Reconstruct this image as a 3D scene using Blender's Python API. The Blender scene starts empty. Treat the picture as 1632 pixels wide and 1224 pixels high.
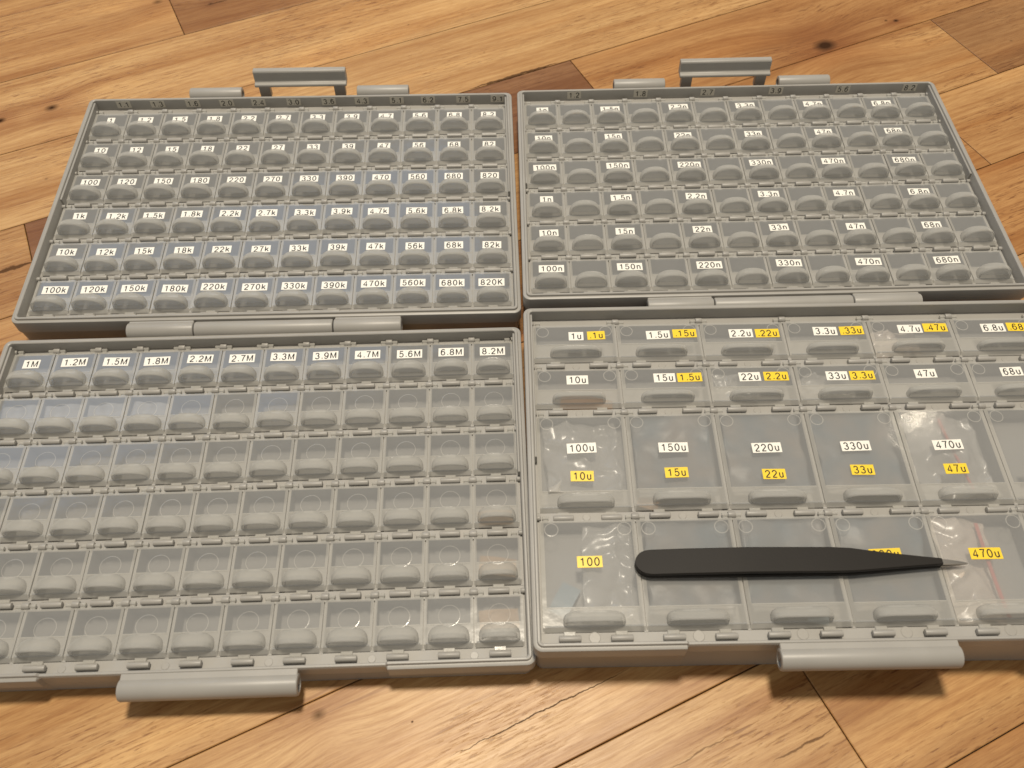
import bpy, bmesh, math, random
from mathutils import Matrix, Vector, Euler
random.seed(7)
S = 0.001                      # everything below is written in millimetres
SC = bpy.context.scene
COL = SC.collection

# ------------------------------------------------------------------ camera
cam_d = bpy.data.cameras.new('camera')
cam = bpy.data.objects.new('camera', cam_d); COL.objects.link(cam)
cam.location = (232.92*S, -433.86*S, 336.20*S)
cam.rotation_euler = (0.6036969, 0.0052813, -0.0299367)
cam_d.sensor_width = 36.0
cam_d.lens = 1411.0/1632*36
cam_d.clip_start = 0.01; cam_d.clip_end = 50
cam_d.dof.use_dof = True
cam_d.dof.focus_distance = 0.44
cam_d.dof.aperture_fstop = 19
SC.camera = cam

# ------------------------------------------------------------------ light
w = bpy.data.worlds.new('World'); SC.world = w; w.use_nodes = True
w.node_tree.nodes['Background'].inputs[0].default_value = (1.0, 0.92, 0.80, 1)
w.node_tree.nodes['Background'].inputs[1].default_value = 0.30

def area(name, loc, aim, power, color, sx, sy=None):
    d = bpy.data.lights.new(name, 'AREA'); d.energy = power; d.color = color
    if sy is None: d.shape = 'DISK'; d.size = sx
    else: d.shape = 'RECTANGLE'; d.size = sx; d.size_y = sy
    o = bpy.data.objects.new(name, d); COL.objects.link(o)
    o.location = loc
    o.rotation_euler = (Vector(aim)-Vector(loc)).to_track_quat('-Z', 'Y').to_euler()
    return o
area('ceiling_lamp', (0.26, 0.16, 2.42), (0.22, -0.22, 0), 61.0, (1.0, 0.89, 0.72), 0.34)
area('room_lamp', (1.13, 0.55, 1.33), (0.3, -0.2, 0), 0.22, (1.0, 0.86, 0.66), 0.030)
area('window_light', (-0.46, 1.08, 1.56), (0.1, -0.15, 0), 4.6, (0.32, 0.58, 1.0), 1.45, 0.50)

SC.view_settings.view_transform = 'Standard'
SC.view_settings.look = 'None'
SC.view_settings.exposure = 0.0
SC.view_settings.gamma = 1.0
SC.view_settings.use_curve_mapping = False
SC.render.engine = 'CYCLES'
SC.cycles.transparent_max_bounces = 24
SC.cycles.max_bounces = 10
SC.cycles.use_denoising = True

# ------------------------------------------------------------------ materials
def newmat(name):
    m = bpy.data.materials.new(name); m.use_nodes = True
    nt = m.node_tree; nt.nodes.clear()
    out = nt.nodes.new('ShaderNodeOutputMaterial')
    return m, nt, out
def N(nt, typ, **kw):
    n = nt.nodes.new(typ)
    for k, v in kw.items():
        if k.startswith('_'): n.inputs[k[1:].replace('_', ' ')].default_value = v
        else: setattr(n, k, v)
    return n
def L(nt, a, b): nt.links.new(a, b)

def mat_plastic(name, col, rough=0.45, var=0.06, bump=0.15, spec=0.4):
    m, nt, out = newmat(name)
    b = N(nt, 'ShaderNodeBsdfPrincipled', _Roughness=rough)
    b.inputs['Specular IOR Level'].default_value = spec
    tc = N(nt, 'ShaderNodeTexCoord')
    n1 = N(nt, 'ShaderNodeTexNoise', _Scale=45.0, _Detail=4.0); L(nt, tc.outputs['Object'], n1.inputs['Vector'])
    r = N(nt, 'ShaderNodeValToRGB'); L(nt, n1.outputs['Fac'], r.inputs[0])
    r.color_ramp.elements[0].position = 0.3; r.color_ramp.elements[1].position = 0.7
    r.color_ramp.elements[0].color = tuple(c*(1-var) for c in col)+(1,)
    r.color_ramp.elements[1].color = tuple(c*(1+var) for c in col)+(1,)
    L(nt, r.outputs[0], b.inputs['Base Color'])
    n2 = N(nt, 'ShaderNodeTexNoise', _Scale=1500.0, _Detail=2.0); L(nt, tc.outputs['Object'], n2.inputs['Vector'])
    bm_ = N(nt, 'ShaderNodeBump', _Strength=bump, _Distance=0.0001); L(nt, n2.outputs['Fac'], bm_.inputs['Height'])
    L(nt, bm_.outputs[0], b.inputs['Normal'])
    L(nt, b.outputs[0], out.inputs[0])
    return m

def mat_translucent(name, col, trans, rough, tint=(1, 1, 1), wave=0.25, tl=0.35, ior=1.46):
    """milky polypropylene: part see-through, part diffusing, with a gloss on top"""
    m, nt, out = newmat(name)
    tc = N(nt, 'ShaderNodeTexCoord')
    geo = N(nt, 'ShaderNodeNewGeometry')
    n1 = N(nt, 'ShaderNodeTexNoise', _Scale=130.0, _Detail=3.0); L(nt, geo.outputs['Position'], n1.inputs['Vector'])
    bp = N(nt, 'ShaderNodeBump', _Strength=wave, _Distance=0.0006); L(nt, n1.outputs['Fac'], bp.inputs['Height'])
    df = N(nt, 'ShaderNodeBsdfDiffuse'); df.inputs[0].default_value = col+(1,)
    tr = N(nt, 'ShaderNodeBsdfTranslucent'); tr.inputs[0].default_value = col+(1,)
    mx0 = N(nt, 'ShaderNodeMixShader'); mx0.inputs[0].default_value = tl
    L(nt, df.outputs[0], mx0.inputs[1]); L(nt, tr.outputs[0], mx0.inputs[2])
    tp = N(nt, 'ShaderNodeBsdfTransparent'); tp.inputs[0].default_value = tint+(1,)
    mx1 = N(nt, 'ShaderNodeMixShader'); mx1.inputs[0].default_value = 1-trans
    L(nt, tp.outputs[0], mx1.inputs[1]); L(nt, mx0.outputs[0], mx1.inputs[2])
    gl = N(nt, 'ShaderNodeBsdfGlossy', _Roughness=rough); L(nt, bp.outputs[0], gl.inputs['Normal'])
    fr = N(nt, 'ShaderNodeFresnel', _IOR=ior)
    L(nt, bp.outputs[0], fr.inputs['Normal'])
    bf = N(nt, 'ShaderNodeMath', operation='MULTIPLY')
    inv = N(nt, 'ShaderNodeMath', operation='SUBTRACT'); inv.inputs[0].default_value = 1.0
    L(nt, geo.outputs['Backfacing'], inv.inputs[1])
    L(nt, fr.outputs[0], bf.inputs[0]); L(nt, inv.outputs[0], bf.inputs[1])
    mx2 = N(nt, 'ShaderNodeMixShader'); L(nt, bf.outputs[0], mx2.inputs[0])
    L(nt, mx1.outputs[0], mx2.inputs[1]); L(nt, gl.outputs[0], mx2.inputs[2])
    L(nt, mx2.outputs[0], out.inputs[0])
    return m

GREY = mat_plastic('grey_plastic', (0.335, 0.324, 0.303), 0.40)
GREY_IN = mat_plastic('grey_plastic_cells', (0.335, 0.324, 0.303), 0.5)
FROST = mat_translucent('frosted_lid', (0.66, 0.648, 0.61), 0.40, 0.15, wave=0.15, ior=1.46)
CLEAR = mat_translucent('clear_lid', (0.54, 0.546, 0.545), 0.52, 0.10, wave=0.10, ior=1.52)
HOOD = mat_translucent('lid_grip', (0.64, 0.63, 0.595), 0.50, 0.10, wave=0.12, ior=1.58)
PAPER = mat_plastic('white_sticker', (0.86, 0.84, 0.78), 0.35, 0.02, 0.0)
YELLOW = mat_plastic('yellow_sticker', (0.88, 0.62, 0.04), 0.35, 0.03, 0.0)
GREYPAPER = mat_plastic('matte_sticker', (0.56, 0.53, 0.46), 0.45, 0.03, 0.0)  # greyer base colour than the white stickers, used on the far walls
INK = mat_plastic('black_ink', (0.010, 0.009, 0.009), 0.6, 0.0, 0.0)
BLACK = mat_plastic('black_coating', (0.015, 0.013, 0.0115), 0.55, 0.10, 0.35, 0.22)
def mat_metal():
    m, nt, out = newmat('steel')
    b = N(nt, 'ShaderNodeBsdfPrincipled', _Metallic=1.0, _Roughness=0.32); b.inputs['Base Color'].default_value = (0.5, 0.48, 0.45, 1)
    L(nt, b.outputs[0], out.inputs[0]); return m
STEEL = mat_metal()

# ------------------------------------------------------------------ mesh helpers (mm)
def link(name, bm, mats, parent=None, smooth=None, matrix=None):
    me = bpy.data.meshes.new(name); bm.to_mesh(me); bm.free()
    for m in mats: me.materials.append(m)
    return link_mesh(name, me, parent, smooth, matrix)
def link_mesh(name, me, parent=None, smooth=None, matrix=None):
    o = bpy.data.objects.new(name, me); COL.objects.link(o)
    if smooth is not None:
        for p in me.polygons: p.use_smooth = True
        me.set_sharp_from_angle(angle=math.radians(smooth))
    o.parent = parent
    if matrix is not None: o.matrix_basis = matrix
    return o
def V(bm, x, y, z): return bm.verts.new((x*S, y*S, z*S))
def box(bm, x0, x1, y0, y1, z0, z1, mi=0, skip_bottom=False):
    v = [V(bm, x, y, z) for z in (z0, z1) for y in (y0, y1) for x in (x0, x1)]
    q = [(4, 5, 7, 6), (0, 1, 5, 4), (1, 3, 7, 5), (3, 2, 6, 7), (2, 0, 4, 6)]
    if not skip_bottom: q.append((0, 2, 3, 1))
    for f in q:
        bm.faces.new([v[i] for i in f]).material_index = mi
def softbox(bm, x0, x1, y0, y1, z0, z1, b=0.4, mi=0):
    """a box with chamfered top edges"""
    lo = [V(bm, x, y, z0) for x, y in ((x0, y0), (x1, y0), (x1, y1), (x0, y1))]
    mid = [V(bm, x, y, z1-b) for x, y in ((x0, y0), (x1, y0), (x1, y1), (x0, y1))]
    hi = [V(bm, x, y, z1) for x, y in ((x0+b, y0+b), (x1-b, y0+b), (x1-b, y1-b), (x0+b, y1-b))]
    for A, B in ((lo, mid), (mid, hi)):
        for i in range(4):
            j = (i+1) % 4
            bm.faces.new((A[i], A[j], B[j], B[i])).material_index = mi
    bm.faces.new(hi).material_index = mi
    bm.faces.new(lo[::-1]).material_index = mi
def cyl_x(bm, x0, x1, y, z, r, n=12, mi=0, rr=0.0, half=False):
    """a rod along x; rr rounds its ends"""
    secs = [(x0, r)] if rr == 0 else [(x0, r-rr), (x0+rr*0.3, r-rr*0.3), (x0+rr, r)]
    secs += [(x1, r)] if rr == 0 else [(x1-rr, r), (x1-rr*0.3, r-rr*0.3), (x1, r-rr)]
    rings = []
    for x, q in secs:
        rings.append([V(bm, x, y+q*math.cos(2*math.pi*k/n), z+q*math.sin(2*math.pi*k/n)) for k in range(n)])
    for a, b_ in zip(rings, rings[1:]):
        for k in range(n):
            bm.faces.new((a[k], b_[k], b_[(k+1) % n], a[(k+1) % n])).material_index = mi
    bm.faces.new(rings[0]).material_index = mi
    bm.faces.new(rings[-1][::-1]).material_index = mi

CW, CH = 20.0, 25.585
ZF = -19.5                     # floor level

# ------------------------------------------------------------------ wood floor (setting)
TH = math.radians(23.5); CU, SU = math.cos(TH), math.sin(TH)
def floor_material():
    m, nt, out = newmat('oak_boards')
    at = N(nt, 'ShaderNodeAttribute', attribute_name='grain')     # (u, v, board number)
    tn = N(nt, 'ShaderNodeAttribute', attribute_name='tone')
    sep = N(nt, 'ShaderNodeSeparateXYZ'); L(nt, at.outputs['Vector'], sep.inputs[0])
    def coord(su, sv, sw=7.3, warp=None):
        c = N(nt, 'ShaderNodeCombineXYZ')
        for i, s_ in enumerate((su, sv, sw)):
            q = N(nt, 'ShaderNodeMath', operation='MULTIPLY'); q.inputs[1].default_value = s_
            L(nt, (warp if (i == 1 and warp is not None) else sep.outputs[i]), q.inputs[0]); L(nt, q.outputs[0], c.inputs[i])
        return c.outputs[0]
    def math_(op, a, b=None, clamp=False):
        q = N(nt, 'ShaderNodeMath', operation=op); q.use_clamp = clamp
        for i, x in enumerate((a, b)):
            if x is None: continue
            if isinstance(x, (int, float)): q.inputs[i].default_value = x
            else: L(nt, x, q.inputs[i])
        return q.outputs[0]
    def ramp(x, p0, p1, c0=(0, 0, 0, 1), c1=(1, 1, 1, 1)):
        r = N(nt, 'ShaderNodeValToRGB'); L(nt, x, r.inputs[0])
        r.color_ramp.elements[0].position = p0; r.color_ramp.elements[1].position = p1
        r.color_ramp.elements[0].color = c0; r.color_ramp.elements[1].color = c1
        return r.outputs[0]
    def mixc(fac, a, b, mode='MIX'):
        x = N(nt, 'ShaderNodeMix', data_type='RGBA', blend_type=mode)
        for sock, val in ((x.inputs[0], fac), (x.inputs[6], a), (x.inputs[7], b)):
            if isinstance(val, (int, float, tuple)): sock.default_value = val
            else: L(nt, val, sock)
        return x.outputs[2]
    def noise(vec, detail=3, rough=0.5, dist=0.0):
        n = N(nt, 'ShaderNodeTexNoise', _Scale=1.0, _Detail=float(detail), _Roughness=rough, _Distortion=dist); L(nt, vec, n.inputs['Vector'])
        return n.outputs['Fac']
    # knots pull the grain around themselves
    KN = [(446, -111, 13, 1.0), (506, -109, 3.5, .9), (500, -106, 2.2, .7), (-27, 45, 7, .75), (-58, 46, 6, .9), (9, -377, 5, .5), (41, -395, .9, 1.), (91, 113, 3, .5), (206, 30, 1.5, .5), (240, -20, 1.3, .4),
          (310, 25, 1.2, .5), (58, 131, 6, .5), (150, 95, 1.2, .5), (262, 70, 1.4, .5), (560, -160, 2, .4), (-40, -20, 2, .4), (120, -330, 2, .4)]
    warpv = sep.outputs[1]; dark = None; ringsum = None
    for (ku, kv, r, a) in KN:
        du = math_('SUBTRACT', sep.outputs[0], ku); dv = math_('SUBTRACT', sep.outputs[1], kv)
        du2 = math_('MULTIPLY', du, 0.72)
        d2 = math_('ADD', math_('MULTIPLY', du2, du2), math_('MULTIPLY', dv, dv))
        d = math_('SQRT', d2)
        g = math_('POWER', 2.718, math_('MULTIPLY', d2, -1.0/(2*(r*1.6)**2)))
        if r > 2.5:
            warpv = math_('ADD', warpv, math_('MULTIPLY', math_('MULTIPLY', g, dv), 0.9))
            rg = math_('MULTIPLY', g, a); ringsum = rg if ringsum is None else math_('MAXIMUM', ringsum, rg)
        core = math_('MULTIPLY', math_('SUBTRACT', 1.0, math_('DIVIDE', d, r*0.55), True), a*1.5)
        dark = core if dark is None else math_('MAXIMUM', dark, core)
    # tone of each board
    board = N(nt, 'ShaderNodeSeparateColor'); L(nt, tn.outputs['Color'], board.inputs[0])
    base = tn.outputs['Color']
    # broad figure along the board
    f1 = noise(coord(0.0040, 0.062, 3.1, warpv), 5, 0.60, 0.35)
    base = mixc(ramp(f1, 0.42, 0.68), base, mixc(1.0, base, (0.69, 0.56, 0.44, 1), 'MULTIPLY'))
    f1b = noise(coord(0.007, 0.035, 9.7, warpv), 3, 0.5, 0.3)
    base = mixc(ramp(f1b, 0.50, 0.75), base, mixc(1.0, base, (1.18, 1.16, 1.10, 1), 'MULTIPLY'))
    # cathedral bands
    wv = N(nt, 'ShaderNodeTexWave', wave_type='BANDS', bands_direction='Y', _Scale=1.0, _Distortion=7.5, _Detail=4.0)
    wv.inputs['Detail Scale'].default_value = 0.55
    L(nt, coord(0.0035, 0.075, 1.7, warpv), wv.inputs['Vector'])
    base = mixc(math_('MULTIPLY', ramp(wv.outputs['Fac'], 0.35, 1.0), 0.20), base, mixc(1.0, base, (0.66, 0.50, 0.36, 1), 'MULTIPLY'))
    # fine fibre
    f2 = noise(coord(0.045, 0.80, 5.1, warpv), 5, 0.68, 0.3)
    base = mixc(math_('MULTIPLY', ramp(f2, 0.42, 0.66), 0.55), base, mixc(1.0, base, (0.68, 0.55, 0.43, 1), 'MULTIPLY'))
    f2b = noise(coord(0.13, 1.9, 21.7, warpv), 3, 0.65)
    base = mixc(math_('MULTIPLY', ramp(f2b, 0.46, 0.64), 0.34), base, mixc(1.0, base, (0.62, 0.48, 0.36, 1), 'MULTIPLY'))
    # short dark pores
    f3 = noise(coord(0.11, 1.05, 11.3, warpv), 3, 0.6, 0.5)
    pores = math_('MULTIPLY', ramp(f3, 0.55, 0.66), ramp(noise(coord(0.012, 0.03, 2.2), 2), 0.40, 0.60))
    base = mixc(math_('MULTIPLY', pores, 0.75), base, mixc(1.0, base, (0.42, 0.30, 0.22, 1), 'MULTIPLY'))
    # longer mineral streaks
    f4 = noise(coord(0.011, 0.42, 4.4, warpv), 2, 0.4, 0.4)
    base = mixc(math_('MULTIPLY', ramp(f4, 0.68, 0.80), 0.6), base, mixc(1.0, base, (0.45, 0.30, 0.20, 1), 'MULTIPLY'))
    base = mixc(math_('MULTIPLY', ringsum, 0.65), base, mixc(1.0, base, (0.50, 0.28, 0.15, 1), 'MULTIPLY'))
    base = mixc(math_('MINIMUM', dark, 1.0), base, (0.045, 0.022, 0.012, 1))
    # open cracks and dark mineral streaks
    cwob = noise(coord(0.12, 0.0, 3.3), 3, 0.6)
    hole = 0.0
    cth = noise(coord(0.25, 0.0, 8.3), 3, 0.6)
    for (u0, u1, vc, wd, dep) in ((48, 128, -413.0, 0.5, .9), (158, 188, -466.5, 0.7, .6), (86, 104, 112, 1.2, .7), (-78, -56, -84, 2.5, .8), (120, 150, -452, .6, .5), (215, 280, -51, 1.8, .85)):
        dv = math_('ABSOLUTE', math_('ADD', math_('SUBTRACT', sep.outputs[1], vc), math_('MULTIPLY', math_('SUBTRACT', cwob, .5), 3.0)))
        mu, hu = (u0+u1)/2, (u1-u0)/2
        tap = math_('SUBTRACT', 1.0, math_('POWER', math_('ABSOLUTE', math_('DIVIDE', math_('SUBTRACT', sep.outputs[0], mu), hu)), 2.0), True)
        wv_ = math_('MULTIPLY', math_('MULTIPLY', tap, cth), wd*1.6)
        cr = math_('MULTIPLY', math_('SUBTRACT', 1.0, math_('DIVIDE', dv, math_('ADD', wv_, 0.001)), True), dep*2.0)
        cr = math_('MINIMUM', cr, dep); hole = math_('MAXIMUM', hole, cr)
        base = mixc(cr, base, (0.055, 0.026, 0.014, 1))
    b = N(nt, 'ShaderNodeBsdfPrincipled')
    L(nt, base, b.inputs['Base Color'])
    L(nt, math_('ADD', math_('MULTIPLY', f2, 0.22), 0.30), b.inputs['Roughness'])
    L(nt, math_('MULTIPLY', math_('SUBTRACT', 1.0, math_('MAXIMUM', hole, math_('MINIMUM', dark, 1.0)), True), 0.38), b.inputs['Specular IOR Level'])
    h = math_('SUBTRACT', math_('MULTIPLY', f2, 0.5), math_('MULTIPLY', pores, 0.9))
    bp = N(nt, 'ShaderNodeBump', _Strength=0.22, _Distance=0.0003); L(nt, h, bp.inputs['Height']); L(nt, bp.outputs[0], b.inputs['Normal'])
    L(nt, b.outputs[0], out.inputs[0])
    return m
def mat_gap():
    m, nt, out = newmat('board_gap')
    b = N(nt, 'ShaderNodeBsdfPrincipled', _Roughness=0.9); b.inputs['Base Color'].default_value = (0.05, 0.022, 0.010, 1)
    L(nt, b.outputs[0], out.inputs[0]); return m

def build_floor():
    bm = bmesh.new()
    grain = bm.loops.layers.float_vector.new('grain'); tone = bm.loops.layers.float_color.new('tone')
    LIGHT = (0.575, 0.360, 0.160); TAN = (0.495, 0.290, 0.120); ORG = (0.450, 0.243, 0.093); BRN = (0.345, 0.185, 0.075); DRK = (0.25, 0.125, 0.055)
    vs = [520, 450, 378, 306, 232, 160, 85, 13.5, -52, -118, -183, -247, -309, -371, -433.5, -496, -560, -625, -690]
    known = {5: [(-400, 66, TAN), (66, 520, BRN)], 6: [(-400, 900, LIGHT)], 7: [(-400, 560, LIGHT), (560, 1000, TAN)],
             8: [(-420, -57, TAN), (-57, 287, DRK), (287, 760, ORG)], 9: [(-400, 240, TAN), (240, 528, TAN), (528, 1000, BRN)],
             10: [(-300, 120, LIGHT), (120, 464, ORG), (464, 900, TAN)], 11: [(-400, 300, TAN), (300, 800, ORG)],
             12: [(-400, 30, LIGHT), (30, 700, TAN)], 13: [(-500, 420, LIGHT), (420, 900, TAN)], 14: [(-300, 189, LIGHT), (189, 700, TAN)],
             15: [(-300, 90, TAN), (90, 700, ORG)]}  # board tones, partly carrying the light: dimmer and more orange at the right
    rnd = random.Random(3)
    k = 0
    def P(u, v, z): return V(bm, u*CU-v*SU, u*SU+v*CU, z)
    for r in range(len(vs)-1):
        v1, v0 = vs[r], vs[r+1]
        segs = known.get(r)
        if not segs:
            segs = []; u = -700+rnd.uniform(0, 200)
            while u < 1300:
                u2 = u+rnd.uniform(300, 520); segs.append((u, u2, rnd.choice([LIGHT, TAN, ORG, TAN, BRN]))); u = u2
        else:
            segs = [(-1000, segs[0][0], TAN)]+segs+[(segs[-1][1], 1500, TAN)]
        for (ua, ub, c) in segs:
            k += 1
            g = 0.24; ch = 0.35
            wob = [rnd.uniform(-.12, .12) for _ in range(4)]
            top = [P(ua+g+ch, v0+g+ch, ZF), P(ub-g-ch, v0+g+ch, ZF), P(ub-g-ch, v1-g-ch, ZF), P(ua+g+ch, v1-g-ch, ZF)]
            edge = [P(ua+g, v0+g+wob[0]*.5, ZF-0.25), P(ub-g, v0+g+wob[1]*.5, ZF-0.25), P(ub-g, v1-g+wob[2]*.5, ZF-0.25), P(ua+g, v1-g+wob[3]*.5, ZF-0.25)]
            low = [P(ua+g, v0+g, ZF-2), P(ub-g, v0+g, ZF-2), P(ub-g, v1-g, ZF-2), P(ua+g, v1-g, ZF-2)]
            faces = [bm.faces.new(top)]
            for A, B in ((edge, top), (low, edge)):
                for i in range(4):
                    j = (i+1) % 4; faces.append(bm.faces.new((A[i], A[j], B[j], B[i])))
            jit = rnd.uniform(0.94, 1.06)
            for f in faces:
                for l in f.loops:
                    x, y = l.vert.co.x/S, l.vert.co.y/S
                    l[grain] = (x*CU+y*SU, -x*SU+y*CU, k*1.37)
                    l[tone] = (c[0]*jit, c[1]*jit, c[2]*jit, 1)
    box(bm, -1000, 1600, -900, 900, ZF-6, ZF-1.9, 1)
    o = link('floor', bm, [floor_material(), mat_gap()])
    o['kind'] = 'structure'
    o['label'] = 'honey brown wooden board floor with knots, cracks and diagonal seams'
    return o
build_floor()

# ------------------------------------------------------------------ trays
# pose of each tray half: x, y, yaw, z, slope along y, slope along x; then back rim y
TR = {'LT': (0, 0, 0, 0, 0.01434, -0.00907, 7.2), 'LB': (-0.718, -171.618, 0.00243, -5.276, 0.00711, -0.00293, 4.2),
      'RT': (251.324, 3.266, -0.01456, -2.939, -0.02627, 0.00964, 6.8), 'RB': (248.546, -169.128, -0.01425, 2.916, 0.00481, 0.00307, 6.4)}
def pose(key):
    x, y, th, z, sy, sx, yb = TR[key]
    c, s = math.cos(th), math.sin(th)
    ex = Vector((c, s, sx)).normalized(); ey = Vector((-s, c, sy)); ey = (ey-ex*ey.dot(ex)).normalized(); ez = ex.cross(ey)
    M = Matrix((ex, ey, ez)).transposed().to_4x4(); M.translation = Vector((x*S, y*S, z*S))
    return M
def case_empty(name, loc, label, group=None):
    e = bpy.data.objects.new(name, None); COL.objects.link(e); e.location = Vector(loc)*S
    e.empty_display_size = 0.02
    e['label'] = label; e['category'] = 'storage case'
    if group: e['group'] = group
    return e
left_case = case_empty('component_case', (120, -165, ZF), 'open grey case of small lids marked 1 to 8.2M, unmarked lids in front', 'open grey storage cases')
right_case = case_empty('component_case', (370, -165, ZF), 'open grey case with yellow stickers and black tweezers on its large lids', 'open grey storage cases')
bpy.context.view_layer.update()
def local(parent, M): return Matrix.Translation(-parent.location) @ M

X0, X1, YF = -4.0, 244.0, -159.4
def rrect(x0, x1, y0, y1, r, n=6):
    pts = []
    for cx, cy, a0 in ((x1-r, y1-r, 0), (x0+r, y1-r, 90), (x0+r, y0+r, 180), (x1-r, y0+r, 270)):
        for k in range(n+1):
            a = math.radians(a0+90*k/n); pts.append((cx+r*math.cos(a), cy+r*math.sin(a)))
    return pts
def tray_mesh(key, front, big):
    """body, rim, cells, strips, hinge knuckles. front: the half nearer the camera; big: 6 x (1,1,2,2) cells"""
    x, y, th, z, sy, sx, yb = TR[key]
    M = pose(key); Mi = M.inverted()
    bm = bmesh.new()
    def floorpt(px, py):                       # tray-local z of the floor below a local point
        wpt = M @ Vector((px*S, py*S, 0))
        q = Mi @ Vector((wpt.x, wpt.y, (ZF+0.15)*S)); return q.z/S
    RH = 5.0
    # profile from the inner shelf up over the rim and down the outside
    prof = [(3.4, -1.7, 1.2), (3.2, 3.4, 1.2), (3.0, RH-0.3, 1.4), (2.6, RH, 1.6), (2.0, RH, 2.0), (1.75, RH-.2, 2.2), (1.55, RH-1.1, 2.4), (0.55, RH-1.15, 3.2), (0.15, RH-1.35, 3.5), (0.0, RH-1.9, 3.6), (0.0, RH-8.5, 3.6), (0.5, RH-9.2, 3.4), (1.4, None, 3.2)]
    rings = []
    for off, zz, r in prof:
        pts = rrect(X0+off, X1-off, YF+off, yb-off, r)
        ring = []
        if front:
            k0 = next(i for i, p in enumerate(pts) if abs(p[1]-(YF+off)) < 1e-6)
            ins = [(q, YF+off) for q in (54.0, 54.8, 186.2, 187.0)]
            pts = pts[:k0+1]+ins+pts[k0+1:]
        for px, py in pts:
            zl = floorpt(px, py) if zz is None else zz
            # the front rim is cut back where the clasp sits
            if front and 54.5 < px < 186.5 and py < YF+3.3:
                py += max(0.0, 1.5-off)
                if zz is not None and zz > 2: zz_ = zl-1.1; zl = zz_
            ring.append(V(bm, px, py, zl))
        rings.append(ring)
    n = len(rings[0])
    for a, b in zip(rings, rings[1:]):
        for k in range(n):
            f = bm.faces.new((a[k], a[(k+1) % n], b[(k+1) % n], b[k])); f.smooth = True
    bm.faces.new(rings[-1])
    # inner shelf round the cells (as four strips) and the cell pit
    ix0, ix1, iy0, iy1 = X0+3.3, X1-3.3, YF+3.3, yb-3.3
    gx0, gx1 = 0.55, 239.45
    D = -11.0
    rows = [1]*6 if not big else [1, 1, 2, 2]
    wcell = CW if not big else 2*CW
    ncol = 12 if not big else 6
    lines = [0]
    for r_ in rows: lines.append(lines[-1]+r_)
    ends = [-CH*l for l in lines]
    zs = -1.75
    box(bm, ix0, ix1, ends[0]-1.4, iy1, D, zs, 1)                       # back strip
    box(bm, ix0, ix1, iy0, ends[-1]+2.9, D, zs, 1)                      # front shelf
    for l in ends[1:-1]:
        box(bm, ix0, ix1, l-1.3, l+2.7, D, zs-0.06, 1)
    for a, b in zip(ends, ends[1:]):
        y1_, y0_ = (a-1.4 if a == ends[0] else a-1.3), (b+2.9 if b == ends[-1] else b+2.7)
        for c in range(ncol+1):
            xa, xb = (ix0 if c == 0 else c*wcell-0.75), (ix1 if c == ncol else c*wcell+0.75)
            if c == 0: xb = 0.75
            if c == ncol: xa = 239.25
            box(bm, xa, xb, y0_-0.05, y1_+0.05, D, zs+0.12, 1)
    box(bm, ix0-0.5, ix1+0.5, iy0-0.5, iy1+0.5, D-1.0, D-0.05, 1)       # pit floor
    # hinge knuckles on every line, with the stub rods reaching the side walls
    for li, l in enumerate(ends[:-1]):
        for c in range(ncol+1):
            xx = c*wcell
            if c == 0: cyl_x(bm, ix0-0.3, 0.9, l, -0.55, 1.15, 10, 0, 0.35); softbox(bm, ix0-0.2, 0.8, l-1.0, l+1.0, zs-.3, -0.6, .2)
            elif c == ncol: cyl_x(bm, 239.1, ix1+0.3, l, -0.55, 1.15, 10, 0, 0.35); softbox(bm, 239.2, ix1+0.2, l-1.0, l+1.0, zs-.3, -0.6, .2)
            else:
                cyl_x(bm, xx-1.55, xx+1.55, l, -0.4, 1.45, 12, 0, 0.35); softbox(bm, xx-1.1, xx+1.1, l-1.0, l+1.0, zs-.3, -0.6, .2)
                softbox(bm, xx-0.45, xx+0.45, l-2.3, l-0.7, zs-.3, -0.4, .15)
    # thicker lip along the back half of the side walls, and the small pegs where it ends
    yl = -CH*3+1.2
    for xa, xb in ((ix0-0.15, ix0+0.85), (ix1-0.85, ix1+0.15)):
        softbox(bm, xa, xb, yl, iy1-0.6, zs-.2, RH-1.0, 0.3)
    # ejector marks on the front shelf and strips
    def disc(cx, cy, zz, r):
        A = [V(bm, cx+r*math.cos(2*math.pi*k/18), cy+r*math.sin(2*math.pi*k/18), zz+0.18) for k in range(18)]
        B = [V(bm, cx+1.12*r*math.cos(2*math.pi*k/18), cy+1.12*r*math.sin(2*math.pi*k/18), zz-0.02) for k in range(18)]
        bm.faces.new(A)
        for k in range(18): bm.faces.new((A[(k+1) % 18], A[k], B[k], B[(k+1) % 18]))
    if front:
        for c in range(12):
            if big and c % 2 == 0: disc(c*CW+20, ends[-1]+0.9, zs, 2.1)
            elif not big and c % 2 == 1: disc(c*CW, ends[-1]+0.2, zs, 1.5)
        if big:
            for l in ends[1:-1]:
                for c in range(6): disc(c*40+20, l+0.6, zs-0.06, 1.5)
    bmesh.ops.recalc_face_normals(bm, faces=bm.faces)
    return bm

def add_tray(case, key, front, big):
    o = link('front_tray' if front else 'back_tray', tray_mesh(key, front, big), [GREY, GREY_IN], case, 35, local(case, pose(key)))
    return o
for case, k0, k1, big in ((left_case, 'LT', 'LB', False), (right_case, 'RT', 'RB', True)):
    add_tray(case, k0, False, False); add_tray(case, k1, True, big)

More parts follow.
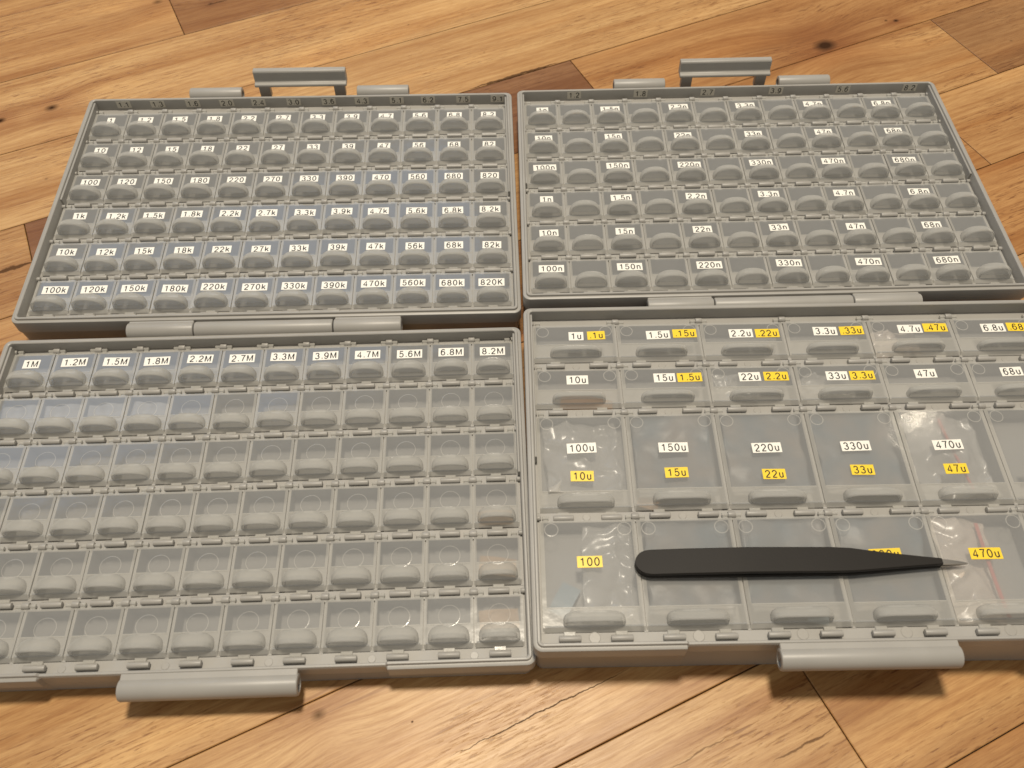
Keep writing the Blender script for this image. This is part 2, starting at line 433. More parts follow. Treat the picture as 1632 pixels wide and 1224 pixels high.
# barrels: hinge between the halves, catches on the far rim, clasp on the near rim, carrying handle
def barrel_bm(x0, x1, y, z, r=4.1, bore=2.0, web=None):
    bm = bmesh.new(); n = 24
    A = []
    for x, q in ((x0+0.9, bore), (x0, bore+0.2), (x0, r-0.7), (x0+0.25, r-0.2), (x0+0.8, r), (x1-0.8, r), (x1-0.25, r-0.2), (x1, r-0.7), (x1, bore+0.2), (x1-0.9, bore)):
        A.append([V(bm, x, y+q*math.cos(2*math.pi*k/n), z+q*math.sin(2*math.pi*k/n)) for k in range(n)])
    for a, b in zip(A, A[1:]):
        for k in range(n): bm.faces.new((a[k], b[k], b[(k+1) % n], a[(k+1) % n]))
    bm.faces.new(A[0]); bm.faces.new(A[-1][::-1])
    if web:                                    # tangent plate joining the barrel to its tray
        ya, yb_, za, zb = web
        softbox(bm, x0+0.4, x1-0.4, min(ya, yb_), max(ya, yb_), za, zb, 0.3)
    bmesh.ops.recalc_face_normals(bm, faces=bm.faces)
    return bm
for case, k0, k1 in ((left_case, 'LT', 'LB'), (right_case, 'RT', 'RB')):
    yb0, yb1 = TR[k0][6], TR[k1][6]
    M0, M1 = local(case, pose(k0)), local(case, pose(k1))
    dx = 0 if k0 == 'LT' else 3.2
    link('hinge_barrel', barrel_bm(53+dx, 85+dx, YF-4.0, 0.6, web=(YF-3.6, YF+2.0, -1.2, 3.2)), [GREY], case, 40, M0)
    link('hinge_barrel', barrel_bm(152.6+dx, 185.4+dx, YF-4.0, 0.6, web=(YF-3.6, YF+2.0, -1.2, 3.2)), [GREY], case, 40, M0)
    link('hinge_barrel', barrel_bm(85.4+dx, 152.2+dx, YF-4.0, 0.6, web=(YF-7.5, YF-4.0, -1.2, 2.0)), [GREY], case, 40, M0)
    link('latch_barrel', barrel_bm(54, 84.6, yb0+4.0, 2.2, web=(yb0-1.0, yb0+3.6, -1.0, 3.0)), [GREY], case, 40, M0)
    link('latch_barrel', barrel_bm(152.4, 183, yb0+4.0, 2.2, web=(yb0-1.0, yb0+3.6, -1.0, 3.0)), [GREY], case, 40, M0)
    link('front_clasp', barrel_bm(85.2+dx, 153.2+dx, YF-3.4, 0.4, r=4.3, bore=2.6, web=(YF-3.0, YF+3.0, -2.4, 3.6)), [GREY], case, 40, M1)
    # handle
    bm = bmesh.new()
    yh = yb0+7.2
    prof = [(-3.6, 7.2), (-4.2, 7.8), (-4.2, 8.8), (-3.6, 9.3), (-2.0, 9.6), (-1.5, 10.2), (-1.3, 15.6), (-.6, 16.4), (2.2, 16.4), (3.0, 15.6), (3.0, 8.0), (2.2, 7.2)]
    prof = [(yh+a, b) for a, b in prof]
    A = [V(bm, 93.0, a, b) for a, b in prof]; B = [V(bm, 146.8, a, b) for a, b in prof]
    for k in range(len(prof)):
        j = (k+1) % len(prof); bm.faces.new((A[k], A[j], B[j], B[k]))
    bm.faces.new(A[::-1]); bm.faces.new(B)
    for xa, xb in ((94.6, 101.0), (138.8, 145.2)): softbox(bm, xa, xb, yh-2.6, yh+1.4, -1.0, 8.4, 0.6)
    bmesh.ops.recalc_face_normals(bm, faces=bm.faces)
    h = link('carrying_handle', bm, [GREY], case, 35, M0)
    bv = h.modifiers.new('soft', 'BEVEL'); bv.width = 0.0005; bv.segments = 2; bv.limit_method = 'ANGLE'

# ------------------------------------------------------------------ lids
def bump_geo(bm, cx, yf, hw, h, dep, mi, rim=1.15):
    """finger lift: an arched hood, open-faced towards the front, falling away to the back"""
    n = 24; small = hw < 10
    e = 0.88 if small else 0.60
    def ring(dy, hh, ww, bow):
        out = []
        for k in range(n+1):
            a = math.pi*k/n
            c_, s_ = math.cos(a), math.sin(a)
            q = math.copysign(abs(c_)**e, c_)
            pz = (abs(s_)**e)*hh
            out.append(V(bm, cx+q*ww, yf+dy-bow*(1-q*q), -0.2+pz if k not in (0, n) else -0.3))
        return out
    bw = 0.45 if small else 0.3
    secs = [(2.4, h-rim-.1, hw-rim-.1, bw), (0.35, h-rim, hw-rim, bw), (0.05, h-rim+.3, hw-rim+.3, bw), (0.0, h-.55, hw-.5, bw), (0.18, h-.2, hw-.2, bw), (0.7, h, hw, bw)]
    for t in (.2, .4, .56, .70, .81, .90, .96, .99):
        kk = max(0.02, 1-t**2.0)**(1/2.2)
        kw = max(0.02, 1-t**3.0)**(1/3.0) if small else max(.02, 1-t**4)**(1/4)
        secs.append((0.7+(dep-.7)*t, h*kk-.1*t, hw*kw, bw*(1-t)))
    rings = [ring(*q) for q in secs]
    for q, (a, b) in enumerate(zip(rings, rings[1:])):
        for k in range(n):
            f = bm.faces.new((a[k], a[k+1], b[k+1], b[k])); f.material_index = 1 if q == 0 else mi; f.smooth = True
    f = bm.faces.new(rings[0][::-1]); f.material_index = 1
def lid_geo(bm, wd, dp, hw, bh, bdep, rings_=False, ox=0.0, oy=0.0):
    """material 0 frosted, 1 clear; local origin at the back left knuckle"""
    n0 = len(bm.verts)
    x0, x1 = 0.2, wd-0.2; yb, yf = -1.5, -(dp-3.2)
    z1, z0 = -0.2, -1.3
    m = 1.15 if wd < 30 else 1.7
    xs = [x0, x0+m, x1-m, x1]; ys = [yf, yf+1.5, -(dp-12.7), yb-1.0, yb]
    zt = {0: -0.75}
    top = [[V(bm, x, y, z1 if j else -1.6) for x in xs] for j, y in enumerate(ys)]
    for j in range(4):
        for i in range(3):
            f = bm.faces.new((top[j][i], top[j][i+1], top[j+1][i+1], top[j+1][i]))
            f.material_index = 1 if (i == 1 and j == 2) else 0
    # skirts at sides and back, lip at front
    def wall(p, q, zz):
        a, b = V(bm, p.co.x/S, p.co.y/S, zz), V(bm, q.co.x/S, q.co.y/S, zz)
        bm.faces.new((p, a, b, q)).material_index = 0
    for j in range(4):
        wall(top[j+1][0], top[j][0], -1.66); wall(top[j][3], top[j+1][3], -1.66)
    for i in range(3):
        wall(top[0][i], top[0][i+1], -2.3); wall(top[4][i+1], top[4][i], -2.0)
    # step between the clear pane and the frosted grip zone
    yst = -(dp-12.7)
    box(bm, x0+m, x1-m, yst-0.35, yst+0.05, z1-0.9, z1+0.10, 0)
    # bead along the front edge, added to catch the lamp as a bright line
    cyl_x(bm, x0+0.8, x1-0.8, yf+1.9, -0.30, 0.42, 9, 1, 0.2)
    # hinge arms
    for xa in (1.5, wd-4.0):
        cyl_x(bm, xa, xa+2.5, -0.1, -0.55, 0.85, 8, 0, 0.2)
        softbox(bm, xa+0.2, xa+2.3, -1.7, -0.1, -1.2, -0.35, .2)
    # tongues that the catches hold
    for c in ([wd/2+0.2] if wd < 30 else [10.4, 30.4]):
        softbox(bm, c-2.3, c+2.3, -(dp-1.6), -(dp-3.3), -1.5, -0.75, .2)
    bump_geo(bm, wd/2+0.1, -(dp-5.2), hw, bh, bdep, 3)
    if rings_:
        for cx, cy, ra, rb in ([(5.0, -5.5, 2.6, 2.95), (wd-5.0, -5.5, 2.6, 2.95)] if wd > 30 else [(wd/2+.2, -9.6, 4.2, 4.42)]):
            if True:
                A = [V(bm, cx+ra*math.cos(2*math.pi*k/24), cy+ra*math.sin(2*math.pi*k/24), z1+0.06) for k in range(24)]
                B = [V(bm, cx+rb*math.cos(2*math.pi*k/24), cy+rb*math.sin(2*math.pi*k/24), z1+0.04) for k in range(24)]
                for k in range(24): bm.faces.new((A[k], B[k], B[(k+1) % 24], A[(k+1) % 24])).material_index = 0
    bm.verts.ensure_lookup_table()
    if ox or oy:
        for v in bm.verts[n0:]: v.co.x += ox*S; v.co.y += oy*S
def catch_geo(bm, wd, dp, ox=0.0, oy=0.0, mi=0):
    for c in ([wd/2+0.2] if wd < 30 else [10.4, 30.4]):
        y = -(dp-0.2)
        cyl_x(bm, ox+c-4.25, ox+c+4.25, oy+y, -0.15, 1.3, 14, mi, 0.3)
        softbox(bm, ox+c-3.2, ox+c+3.2, oy+y-0.5, oy+y+0.5, -2.0, -0.7, .1, mi)
def finish(bm):
    return bm
def lid_template(name, wd, dp, hw, bh, bdep, rings_=False):
    bm = bmesh.new(); lid_geo(bm, wd, dp, hw, bh, bdep, rings_)
    me = bpy.data.meshes.new(name); bm.to_mesh(me); bm.free(); [me.materials.append(q) for q in (FROST, CLEAR, GREY, HOOD)]
    bm = bmesh.new(); catch_geo(bm, wd, dp)
    mc = bpy.data.meshes.new('catch'); bm.to_mesh(mc); bm.free(); mc.materials.append(GREY)
    for p in mc.polygons: p.use_smooth = True
    mc.set_sharp_from_angle(angle=math.radians(40))
    return me, mc
SMALL = lid_template('compartment_lid', CW, CH, 8.1, 8.0, 7.4)
PLAIN = lid_template('compartment_lid', CW, CH, 8.2, 6.6, 7.0, True)
WIDE = lid_template('wide_lid', 2*CW, CH, 12.0, 6.9, 4.4, True)
TALL = lid_template('tall_lid', 2*CW, 2*CH, 12.0, 6.2, 5.6, True)

# stickers ---------------------------------------------------------------
_glyph = {}
def arc(cx, cy, rx, ry, a0, a1, n=14):
    return [(cx+rx*math.cos(math.radians(a0+(a1-a0)*k/n)), cy+ry*math.sin(math.radians(a0+(a1-a0)*k/n))) for k in range(n+1)]
def turn(strokes, w=.62): return [[(w-x, 1-y) for x, y in st] for st in strokes]
SIX = [arc(.31, .32, .255, .32, 0, 360, 22), arc(.34, .52, .285, .48, 42, 205, 14)]
LET = {
    '0': (.88, [arc(.31, .5, .265, .5, 0, 360, 26)]),
    '1': (.88, [[(.36, 0), (.36, 1)], [(.36, .99), (.29, .85), (.10, .78)]]),
    '2': (.88, [arc(.31, .71, .255, .29, 175, -28, 14)+[(.07, .05)], [(.04, 0), (.585, 0)]]),
    '3': (.88, [arc(.29, .755, .225, .245, 165, -90, 14), arc(.295, .265, .265, .265, 90, -165, 16)]),
    '4': (.88, [[(.46, 0), (.46, .98), (.03, .28)], [(.02, .26), (.62, .26)]]),
    '5': (.88, [[(.55, 1), (.15, 1), (.09, .50)]+arc(.30, .32, .265, .325, 128, -160, 16)]),
    '6': (.88, SIX), '9': (.88, turn(SIX)),
    '7': (.88, [[(.04, 1), (.58, 1), (.40, .62), (.27, 0)]]),
    '8': (.88, [arc(.31, .755, .215, .245, 0, 360, 20), arc(.31, .255, .26, .255, 0, 360, 22)]),
    '.': (.42, [[(.13, .0), (.13, .15)]]),
    'k': (.78, [[(.08, 0), (.08, 1)], [(.52, .70), (.09, .27)], [(.25, .43), (.55, 0)]]),
    'K': (.92, [[(.08, 0), (.08, 1)], [(.62, 1), (.09, .38)], [(.26, .58), (.65, 0)]]),
    'M': (1.06, [[(.08, 0), (.08, 1)], [(.10, .98), (.44, .05), (.78, .98)], [(.80, 1), (.80, 0)]]),
    'n': (.80, [[(.08, 0), (.08, .72)], arc(.295, .44, .215, .26, 178, 0, 12)+[(.51, 0)]]),
    'u': (.80, [[(.08, .72), (.08, .30)]+arc(.285, .26, .205, .26, 180, 360, 12), [(.49, .72), (.49, 0)]]),
}
def ribbon(bm, pts, w, z, mi):
    closed = len(pts) > 3 and abs(pts[0][0]-pts[-1][0])+abs(pts[0][1]-pts[-1][1]) < 1e-6
    P = [Vector(p) for p in pts]
    if closed: P = P[:-1]
    n = len(P); lo, hi = [], []
    for i, p in enumerate(P):
        a = P[i-1] if (i or closed) else None
        b = P[(i+1) % n] if (i < n-1 or closed) else None
        da = (p-a).normalized() if a is not None else None
        db = (b-p).normalized() if b is not None else None
        if da is None: t, k = db, 1
        elif db is None: t, k = da, 1
        else:
            t = (da+db)
            t = t.normalized() if t.length > 1e-6 else da
            k = min(1.6, 1/max(.3, t.dot(da)))
        q = Vector((-t.y, t.x))*w/2*k
        lo.append(V(bm, p.x-q.x, p.y-q.y, z)); hi.append(V(bm, p.x+q.x, p.y+q.y, z))
    for i in range(n if closed else n-1):
        j = (i+1) % n
        bm.faces.new((lo[i], lo[j], hi[j], hi[i])).material_index = mi
def sticker_mesh(s, mat, cap=3.3, h=4.9, pad=1.15):
    key = (s, mat.name, cap, h)
    if key in _glyph: return _glyph[key]
    bm = bmesh.new()
    tot = sum(LET[c][0] for c in s)-.26
    x = -tot*cap/2; z = 0.13
    for c in s:
        adv, strokes = LET[c]
        for st in strokes:
            z += 0.004
            ribbon(bm, [(x+px*cap, (py-.5)*cap) for px, py in st], cap*.15, z, 1)
        x += adv*cap
    wdt = tot*cap+2*pad
    box(bm, -wdt/2, wdt/2, -h/2, h/2, 0.0, 0.11, 0)
    me = bpy.data.meshes.new('sticker'); bm.to_mesh(me); bm.free()
    me.materials.append(mat); me.materials.append(INK)
    _glyph[key] = me
    return me
rs = random.Random(11)
def add_sticker(parent, s, x, y, kind='w', jig=True, base=None, z=-0.17, M=None):
    mat = {'w': PAPER, 'y': YELLOW, 'g': GREYPAPER}[kind]
    me = sticker_mesh(s, mat, 3.1 if kind == 'g' else 3.3, 4.5 if kind == 'g' else 4.9)
    a = rs.uniform(-1.6, 1.6) if jig else 0
    mtx = M if M is not None else Matrix.Translation((x*S, y*S, z*S)) @ Matrix.Rotation(math.radians(a), 4, 'Z')
    o = link_mesh('sticker', me, parent, None, mtx)
    o['label'] = {'w': 'white', 'y': 'yellow', 'g': 'grey'}[kind]+' sticker reading '+s
    return o

V12 = ['1', '1.2', '1.5', '1.8', '2.2', '2.7', '3.3', '3.9', '4.7', '5.6', '6.8', '8.2']
def series(mult, suf):
    out = []
    for v in V12:
        q = float(v)*mult
        out.append((('%g' % round(q, 3)))+suf)
    return out
LEFT_ROWS = [series(1, ''), series(10, ''), series(100, ''), series(1, 'k'), series(10, 'k'), series(100, 'k')]
LEFT_ROWS[5][11] = '820K'
V6 = ['1', '1.5', '2.2', '3.3', '4.7', '6.8']
def series6(mult, suf): return ['%g' % round(float(v)*mult, 3)+suf for v in V6]
RIGHT_ROWS = [series6(m, 'n') for m in (1, 10, 100, 1, 10, 100)]

rl = random.Random(5)
def make_lid(case, key, tpl, name, col, row, wd, dp):
    me, mc = tpl
    T = Matrix.Translation((col*CW*S, -row*CH*S, 0))
    calm = key == 'LB' and row > 3 and col > 8      # these lie quite flat
    tilt = Matrix.Identity(4) if calm else Matrix.Rotation(rl.uniform(-.008, .012)+(.024 if rl.random() < .07 else 0), 4, 'X') @ Matrix.Rotation(rl.uniform(-.010, .010), 4, 'Y')
    o = link_mesh(name, me, case, None, local(case, pose(key)) @ T @ tilt)
    link_mesh('catch', mc, o)
    return o
# left case, back half: the three far rows (36 small lids) as one part, the rest lid by lid
bm = bmesh.new()
for r in range(3):
    for c in range(12):
        lid_geo(bm, CW, CH, 8.1, 8.0, 7.4, False, c*CW, -r*CH)
        catch_geo(bm, CW, CH, c*CW, -r*CH, 2)
far = link('compartment_lid', bm, [FROST, CLEAR, GREY, HOOD], left_case, None, local(left_case, pose('LT')))
far['kind'] = 'stuff'; far['label'] = 'three far rows of small lids with stickers from 1 to 820'
for r in range(3):
    for c in range(12):
        add_sticker(far, LEFT_ROWS[r][c], c*CW+10.0, -r*CH-7.6)
for r in range(3, 6):
    for c in range(12):
        o = make_lid(left_case, 'LT', SMALL, 'compartment_lid', c, r, CW, CH)
        add_sticker(o, LEFT_ROWS[r][c], 10.0+rs.uniform(-.4, .4), -7.9+rs.uniform(-.4, .4))
for r in range(6):
    for c in range(12):
        o = make_lid(left_case, 'LB', PLAIN if r else SMALL, 'compartment_lid', c, r, CW, CH)
        if r == 0: add_sticker(o, series(1, 'M')[c], 9.8+rs.uniform(-.4, .4), -7.4+rs.uniform(-.3, .3))
for r in range(6):
    for c in range(12):
        o = make_lid(right_case, 'RT', SMALL, 'compartment_lid', c, r, CW, CH)
        if c % 2 == 0: add_sticker(o, RIGHT_ROWS[r][c//2], 10.6+rs.uniform(-.5, .5), -7.4+rs.uniform(-.4, .4))
RB = [('1u', 20.8, -8.2), ('y.1u', 30.3, -8.0), ('1.5u', 59.8, -8.1), ('y.15u', 72.4, -7.5), ('2.2u', 99.2, -7.9), ('y.22u', 111.7, -8.0), ('3.3u', 139.3, -7.5), ('y.33u', 151.9, -7.4), ('4.7u', 179.7, -7.2), ('y.47u', 191.8, -6.7), ('6.8u', 219.4, -7.2), ('y.68u', 231.8, -6.9),
      ('10u', 20.0, -33.2), ('15u', 60.0, -33.0), ('y1.5u', 71.5, -33.0), ('22u', 99.2, -33.1), ('y2.2u', 111.3, -33.0), ('33u', 139.1, -33.6), ('y3.3u', 150.6, -33.7), ('47u', 179.9, -33.1), ('68u', 219.5, -32.9),
      ('100u', 19.8, -69.1), ('y10u', 19.3, -82.7), ('150u', 59.7, -69.9), ('y15u', 59.6, -82.3), ('220u', 100.3, -70.7), ('y22u', 101.2, -83.7), ('330u', 139.1, -70.6), ('y33u', 139.3, -82.4), ('470u', 179.2, -70.8), ('y47u', 179.3, -82.6), ('y68u', 214.5, -82.4),
      ('y100', 19.9, -122.1), ('y330u', 139.2, -121.2), ('y470u', 179.5, -121.6)]
big = {}
for r, (l0, hgt) in enumerate(((0, 1), (1, 1), (2, 2), (4, 2))):
    for c in range(6):
        o = make_lid(right_case, 'RB', WIDE if hgt == 1 else TALL, 'wide_lid' if hgt == 1 else 'tall_lid', c*2, l0, 2*CW, CH*hgt)
        big[(c, r)] = o
for s, x, y in RB:
    c = int(x//40); r = 0 if y > -CH else 1 if y > -2*CH else 2 if y > -4*CH else 3
    oy = (0, CH, 2*CH, 4*CH)[r]
    kind = 'y' if s[0] == 'y' else 'w'; s = s.lstrip('y')
    a = Matrix.Translation(((x-40*c)*S, (y+oy)*S, (-0.17+(0.03 if kind == 'y' else 0))*S)) @ Matrix.Rotation(math.radians(rs.uniform(-1.5, 1.5)), 4, 'Z')
    add_sticker(big[(c, r)], s, 0, 0, kind, M=a)
# stickers along the inside of the far walls
for case, key, lst in ((left_case, 'LT', [('1.1', 15.8), ('1.3', 35.6), ('1.6', 56.1), ('2.0', 76.0), ('2.4', 94.6), ('3.0', 115.3), ('3.6', 135.9), ('4.3', 155.4), ('5.1', 176.0), ('6.2', 194.5), ('7.5', 215.3), ('9.1', 235.7)]),
                       (right_case, 'RT', [('1.2', 30.0), ('1.8', 69.6), ('2.7', 109.5), ('3.9', 150.2), ('5.6', 190.1), ('8.2', 229.7)])):
    yb = TR[key][6]
    for s, x in lst:
        M = local(case, pose(key)) @ Matrix.Translation((x*S, (yb-3.42)*S, 2.05*S)) @ Matrix.Rotation(math.radians(90-2.2), 4, 'X') @ Matrix.Rotation(math.radians(rs.uniform(-1.5, 1.5)), 4, 'Z')
        add_sticker(case, s, 0, 0, 'g', M=M)

# ------------------------------------------------------------------ tweezers lying on the large lids
def tweezers():
    MRB = pose('RB')
    t = bpy.data.objects.new('tweezers', None); COL.objects.link(t)
    t['label'] = 'black coated tweezers with bare steel points lying across the large lids'; t['category'] = 'tweezers'
    t.matrix_basis = MRB @ Matrix.Translation((37.6*S, -124.4*S, 0.0)) @ Matrix.Rotation(math.radians(-0.6), 4, 'Z')
    # outline along the length (x, half width, centre y)
    out = [(0, 0.0, 0), (0.35, 2.0, 0), (1.2, 3.6, 0), (2.6, 4.9, 0), (4.2, 5.6, 0), (6.2, 5.95, 0), (20, 6.0, 0.05), (45, 6.0, .1), (78, 5.85, .1), (86, 5.5, 0), (94, 4.5, -.25), (104, 3.3, -.45), (114, 2.2, -.6), (121.4, 1.5, -.7)]
    def arm(z_of, th):
        bm = bmesh.new(); secs = []
        for x, hw, cy in out:
            hw = max(hw*0.90, 0.25); z = z_of(x); b = min(0.35, hw*.5)
            pts = [(-hw, -th/2+b), (-hw+b, -th/2), (hw-b, -th/2), (hw, -th/2+b), (hw, th/2-b), (hw-b, th/2), (-hw+b, th/2), (-hw, th/2-b)]
            secs.append([V(bm, x, cy+p, z+q) for p, q in pts])
        for a, b in zip(secs, secs[1:]):
            for k in range(8):
                f = bm.faces.new((a[k], a[(k+1) % 8], b[(k+1) % 8], b[k])); f.smooth = True
        bm.faces.new(secs[0]); bm.faces.new(secs[-1][::-1])
        bmesh.ops.recalc_face_normals(bm, faces=bm.faces)
        return bm
    lo = lambda x: 1.15+0.2*math.sin(math.pi*x/121)
    def hi(x):
        k = min(1, max(0, x/40)); k = k*k*(3-2*k)
        sep = 1.95+1.5*k*(1-max(0, (x-55)/66)**1.3*0.70 if x > 55 else 1)
        return lo(x)+sep
    link('arm', arm(lo, 1.9), [BLACK], t, 40); u = link('arm', arm(hi, 1.9), [BLACK], t, 40)
    def tip(z0, z1):
        bm = bmesh.new(); secs = []
        for x, hw, cy, th, k in ((120.6, 1.15, -.7, 1.1, 0), (125, .85, -.75, 1.0, .35), (129, .5, -.8, .8, .7), (132.2, .12, -.85, .25, 1)):
            z = z0+(z1-z0)*k
            secs.append([V(bm, x, cy+p*hw, z+q*th/2) for p, q in ((-1, -1), (1, -1), (1, 1), (-1, 1))])
        for a, b in zip(secs, secs[1:]):
            for k in range(4): bm.faces.new((a[k], a[(k+1) % 4], b[(k+1) % 4], b[k]))
        bm.faces.new(secs[0]); bm.faces.new(secs[-1][::-1])
        bmesh.ops.recalc_face_normals(bm, faces=bm.faces)
        return bm
    link('steel_point', tip(lo(121), 1.6), [STEEL], t, 30)
    link('steel_point', tip(hi(121), 2.3), [STEEL], t, 30)
tweezers()

# ------------------------------------------------------------------ things kept in the cells
def mat_film(name, col, a, rough=0.24):
    return mat_translucent(name, col, a, rough, wave=0.25, ior=1.7)
FILM = mat_film('clear_film', (0.80, 0.78, 0.74), 0.62)
WHITEFILM = mat_film('milky_film', (0.84, 0.76, 0.68), 0.22)
RED = mat_plastic('red_line', (0.50, 0.17, 0.14), 0.4)
TAPE_TAN = mat_plastic('tan_paper_tape', (0.52, 0.36, 0.22), 0.6)
TAPE_BLUE = mat_plastic('pale_blue_tape', (0.30, 0.37, 0.41), 0.5)
TAPE_BROWN = mat_plastic('brown_tape', (0.45, 0.25, 0.12), 0.5)
rb = random.Random(23)
def sheet(w_, h_, amp, freq, seed, nx=46, ny=46, crease=0.0):
    """a crumpled sheet of film with some thickness, centred, lying flat"""
    from mathutils import noise
    bm = bmesh.new(); top = []; low = []
    off = Vector((seed*3.1, seed*1.7, seed))
    for j in range(ny+1):
        a, b = [], []
        for i in range(nx+1):
            x = (i/nx-.5)*w_; y = (j/ny-.5)*h_
            p = Vector((x, y, 0))*freq+off
            z = amp*noise.noise(p)+amp*.45*abs(noise.noise(p*2.3+off))+amp*crease*(1-abs(noise.noise(p*1.3)))**6
            ex = 0.05*w_*noise.noise(Vector((y*.12, seed, 1))); ey = 0.05*h_*noise.noise(Vector((x*.12, seed, 5)))
            a.append(V(bm, x+ex, y+ey, z)); b.append(V(bm, x+ex, y+ey, z-0.12))
        top.append(a); low.append(b)
    for j in range(ny):
        for i in range(nx):
            bm.faces.new((top[j][i], top[j][i+1], top[j+1][i+1], top[j+1][i])).smooth = True
            bm.faces.new((low[j+1][i], low[j+1][i+1], low[j][i+1], low[j][i])).smooth = True
    for i in range(nx):
        bm.faces.new((low[0][i], low[0][i+1], top[0][i+1], top[0][i])); bm.faces.new((top[ny][i], top[ny][i+1], low[ny][i+1], low[ny][i]))
    for j in range(ny):
        bm.faces.new((top[j][0], top[j+1][0], low[j+1][0], low[j][0])); bm.faces.new((low[j][nx], low[j+1][nx], top[j+1][nx], top[j][nx]))
    return bm
def put(name, bm, mat, key, x, y, z, rot, label, cat, group):
    o = link(name, bm, [mat], None, None, pose(key) @ Matrix.Translation((x*S, y*S, z*S)) @ Matrix.Rotation(math.radians(rot), 4, 'Z'))
    o['label'] = label; o['category'] = cat; o['group'] = group
    return o
GB = 'clear bags inside the large cells'
put('plastic_bag', sheet(33, 36, 5.5, .055, 1.3, crease=.5), FILM, 'RB', 20, -72, -6.2, 4, 'crumpled clear bag under the 100u and 10u stickers', 'plastic bag', GB)
put('plastic_bag', sheet(20, 42, 4.5, .055, 2.9, crease=.4), FILM, 'RB', 27, -126, -6.0, -3, 'clear bag standing beside the yellow 100 sticker', 'plastic bag', GB)
b1 = put('plastic_bag', sheet(32, 40, 4.2, .07, 4.4, crease=.4), FILM, 'RB', 180, -74, -6.2, 3, 'clear bag with a red line under the 470u and 47u stickers', 'plastic bag', GB)
b2 = put('plastic_bag', sheet(22, 44, 4.6, .06, 7.7, crease=.3), WHITEFILM, 'RB', 172.5, -127, -5.0, -4, 'milky bag with a red line left of the yellow 470u sticker', 'plastic bag', GB)
put('plastic_bag', sheet(24, 15, 3.4, .10, 9.2, 34, 24, crease=.8), FILM, 'RB', 134, -37.5, -5.2, 10, 'small glinting bag under the 33u and 3.3u stickers', 'plastic bag', GB)
put('plastic_bag', sheet(22, 14, 3.2, .10, 12.2, 34, 24, crease=.7), FILM, 'RB', 93, -37.0, -5.2, -6, 'small glinting bag under the 22u and 2.2u stickers', 'plastic bag', GB)
put('plastic_bag', sheet(24, 15, 3.0, .09, 15.2, 34, 24, crease=.6), WHITEFILM, 'RB', 172, -12.5, -5.6, 5, 'whitish film in place of a blurred reflection left of the 4.7u sticker', 'plastic bag', GB)  # whitish film stands in for a blurred bright reflection on the lid
for b, w_, h_, x in ((b1, 1.0, 36, 2.5), (b2, 1.4, 40, 8.0)):
    bm = bmesh.new()
    q = [(x+0.05*t*t*.02-0.09*t, t) for t in [(-.5+k/20)*h_ for k in range(21)]]
    A = [(V(bm, px-w_/2, py, 3.4), V(bm, px+w_/2, py, 3.4), V(bm, px+w_/2, py, 2.9), V(bm, px-w_/2, py, 2.9)) for px, py in q]
    for a, c in zip(A, A[1:]):
        for k in range(4): bm.faces.new((a[k], a[(k+1) % 4], c[(k+1) % 4], c[k]))
    bm.faces.new(A[0]); bm.faces.new(A[-1][::-1])
    bmesh.ops.recalc_face_normals(bm, faces=bm.faces)
    link('zip_line', bm, [RED], b)
def strip(lenx, wy, curl, waves, ph, th=.9):
    bm = bmesh.new(); n = 30; A = []
    for k in range(n+1):
        t = k/n; x = (t-.5)*lenx; z = curl*math.sin(waves*math.pi*t+ph)
        A.append((V(bm, x, -wy/2, z), V(bm, x, wy/2, z), V(bm, x, wy/2, z-th), V(bm, x, -wy/2, z-th)))
    for a, c in zip(A, A[1:]):
        for k in range(4): bm.faces.new((a[k], c[k], c[(k+1) % 4], a[(k+1) % 4]))
    bm.faces.new(A[0]); bm.faces.new(A[-1][::-1])
    bmesh.ops.recalc_face_normals(bm, faces=bm.faces)
    return bm
GT = 'component tapes inside the cells'
put('component_tape', strip(16, 8, 1.0, 1.2, .4), TAPE_TAN, 'LB', 230, -CH*5-9.5, -6.4, 4, 'tan tape under the lid in the near corner beside the other case', 'component tape', GT)
put('component_tape', strip(15.5, 8, 1.2, 1.0, .9), TAPE_TAN, 'LB', 230, -CH*4-12, -7.6, -5, 'tan tape in the last column, one lid behind the near corner lid', 'component tape', GT)
put('component_tape', strip(15, 7, 1.2, 1.4, .2), TAPE_TAN, 'LB', 229.5, -CH*3-15, -7.8, 6, 'tan tape in the last column, two lids behind the near corner lid', 'component tape', GT)
put('component_tape', strip(24, 9, 1.6, 1.1, .3), TAPE_BROWN, 'RB', 24, -CH-17, -7.6, -8, 'brown tape under the lone 10u sticker', 'component tape', GT)
put('component_tape', strip(15, 9, 1.0, 1.1, .3), TAPE_BROWN, 'RB', 49, -CH*2-37, -8.0, 70, 'brown tape at the edge of the 150u cell', 'component tape', GT)
put('component_tape', strip(14, 8, 1.4, 1.2, .3), TAPE_BLUE, 'RB', 9.5, -CH*4-33, -6.8, 62, 'pale blue tape in the corner of the cell with the yellow 100 sticker', 'component tape', GT)
put('component_tape', strip(15, 8, 1.4, 1.2, .3), TAPE_BLUE, 'RB', 110, -CH*4-37, -7.4, 80, 'pale blue tape in the second cell from the yellow 100 sticker', 'component tape', GT)
GC = 'wavy clear tapes in the unmarked cells'
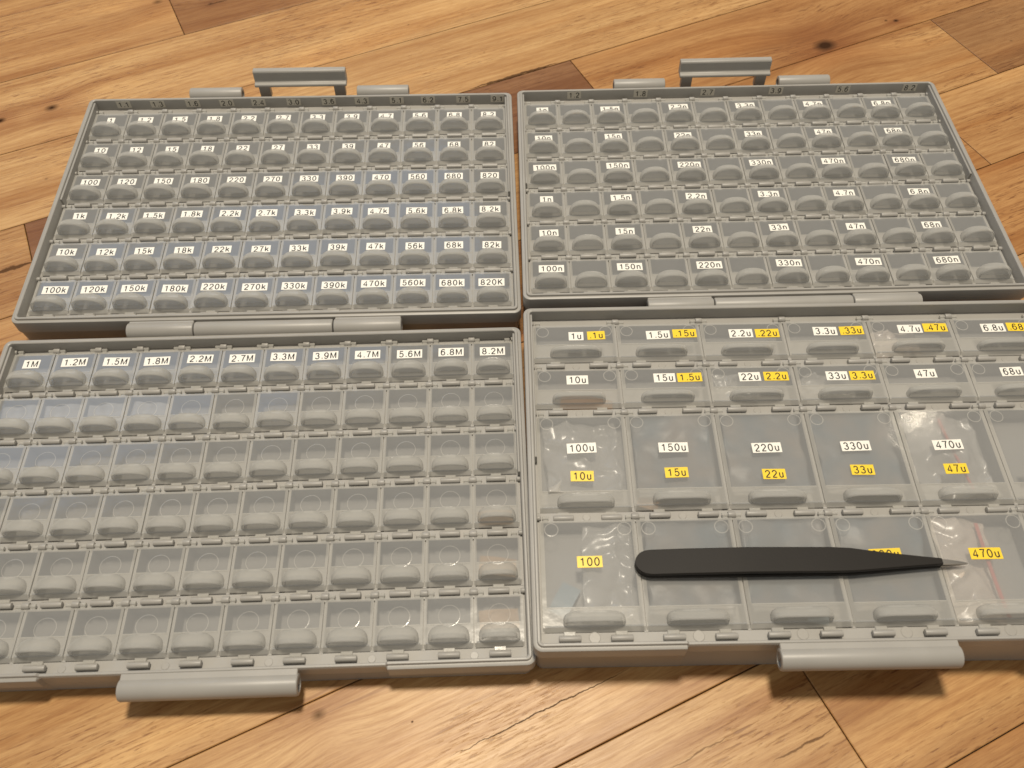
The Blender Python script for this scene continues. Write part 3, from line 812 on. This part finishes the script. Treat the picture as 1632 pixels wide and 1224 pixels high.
for c, ph, lab in ((0, .2, 'wavy clear tape under the unmarked lid in front of 1M'), (1, 1.0, 'wavy clear tape under the unmarked lid in front of 1.2M'), (2, 2.1, 'wavy clear tape under the unmarked lid in front of 1.5M'), (3, .6, 'wavy clear tape under the unmarked lid in front of 1.8M')):
    put('clear_tape', strip(16.5, 9.5, .7, 3.3, ph, .3), FILM, 'LB', c*CW+10, -CH-8.5, -3.4, rb.uniform(-6, 6), lab, 'clear tape', GC)

ADDEDFILM = mat_translucent('added_grey_film', (0.25, 0.26, 0.263), 0.22, 0.35, wave=0.5)
nt = ADDEDFILM.node_tree                       # cloudy bluish and brownish contents seen through the film
geo_ = N(nt, 'ShaderNodeNewGeometry'); nz = N(nt, 'ShaderNodeTexNoise', _Scale=62.0, _Detail=2.0); L(nt, geo_.outputs['Position'], nz.inputs['Vector'])
cr_ = N(nt, 'ShaderNodeValToRGB'); L(nt, nz.outputs['Fac'], cr_.inputs[0])
cr_.color_ramp.elements[0].position = .33; cr_.color_ramp.elements[0].color = (0.22, 0.27, 0.30, 1)
cr_.color_ramp.elements[1].position = .68; cr_.color_ramp.elements[1].color = (0.40, 0.355, 0.31, 1)
for nd in nt.nodes:
    if nd.type in ('BSDF_DIFFUSE', 'BSDF_TRANSLUCENT'): L(nt, cr_.outputs[0], nd.inputs[0])
for (x, y, sd, lab) in ((60, -72, 31.0, 'grey film added under the 150u and 15u stickers to hide their shadows'), (100, -72, 33.0, 'grey film added under the 220u and 22u stickers to hide their shadows'), (140, -72, 36.0, 'grey film added under the 330u and 33u stickers to hide their shadows'),
                        (60, -124, 39.0, 'grey film added under the rounded end of the tweezers'), (100, -124, 42.0, 'grey film added under the middle of the tweezers'), (140, -124, 45.0, 'grey film added under the tapering part of the tweezers')):
    put('plastic_bag', sheet(34, 40, 1.8, .045, sd, 30, 34, crease=.12), ADDEDFILM, 'RB', x, y, -3.4, rb.uniform(-3, 3), lab, 'plastic bag', GB)  # added stand-ins for blurred contents; they hide sticker shadows on the cell floors
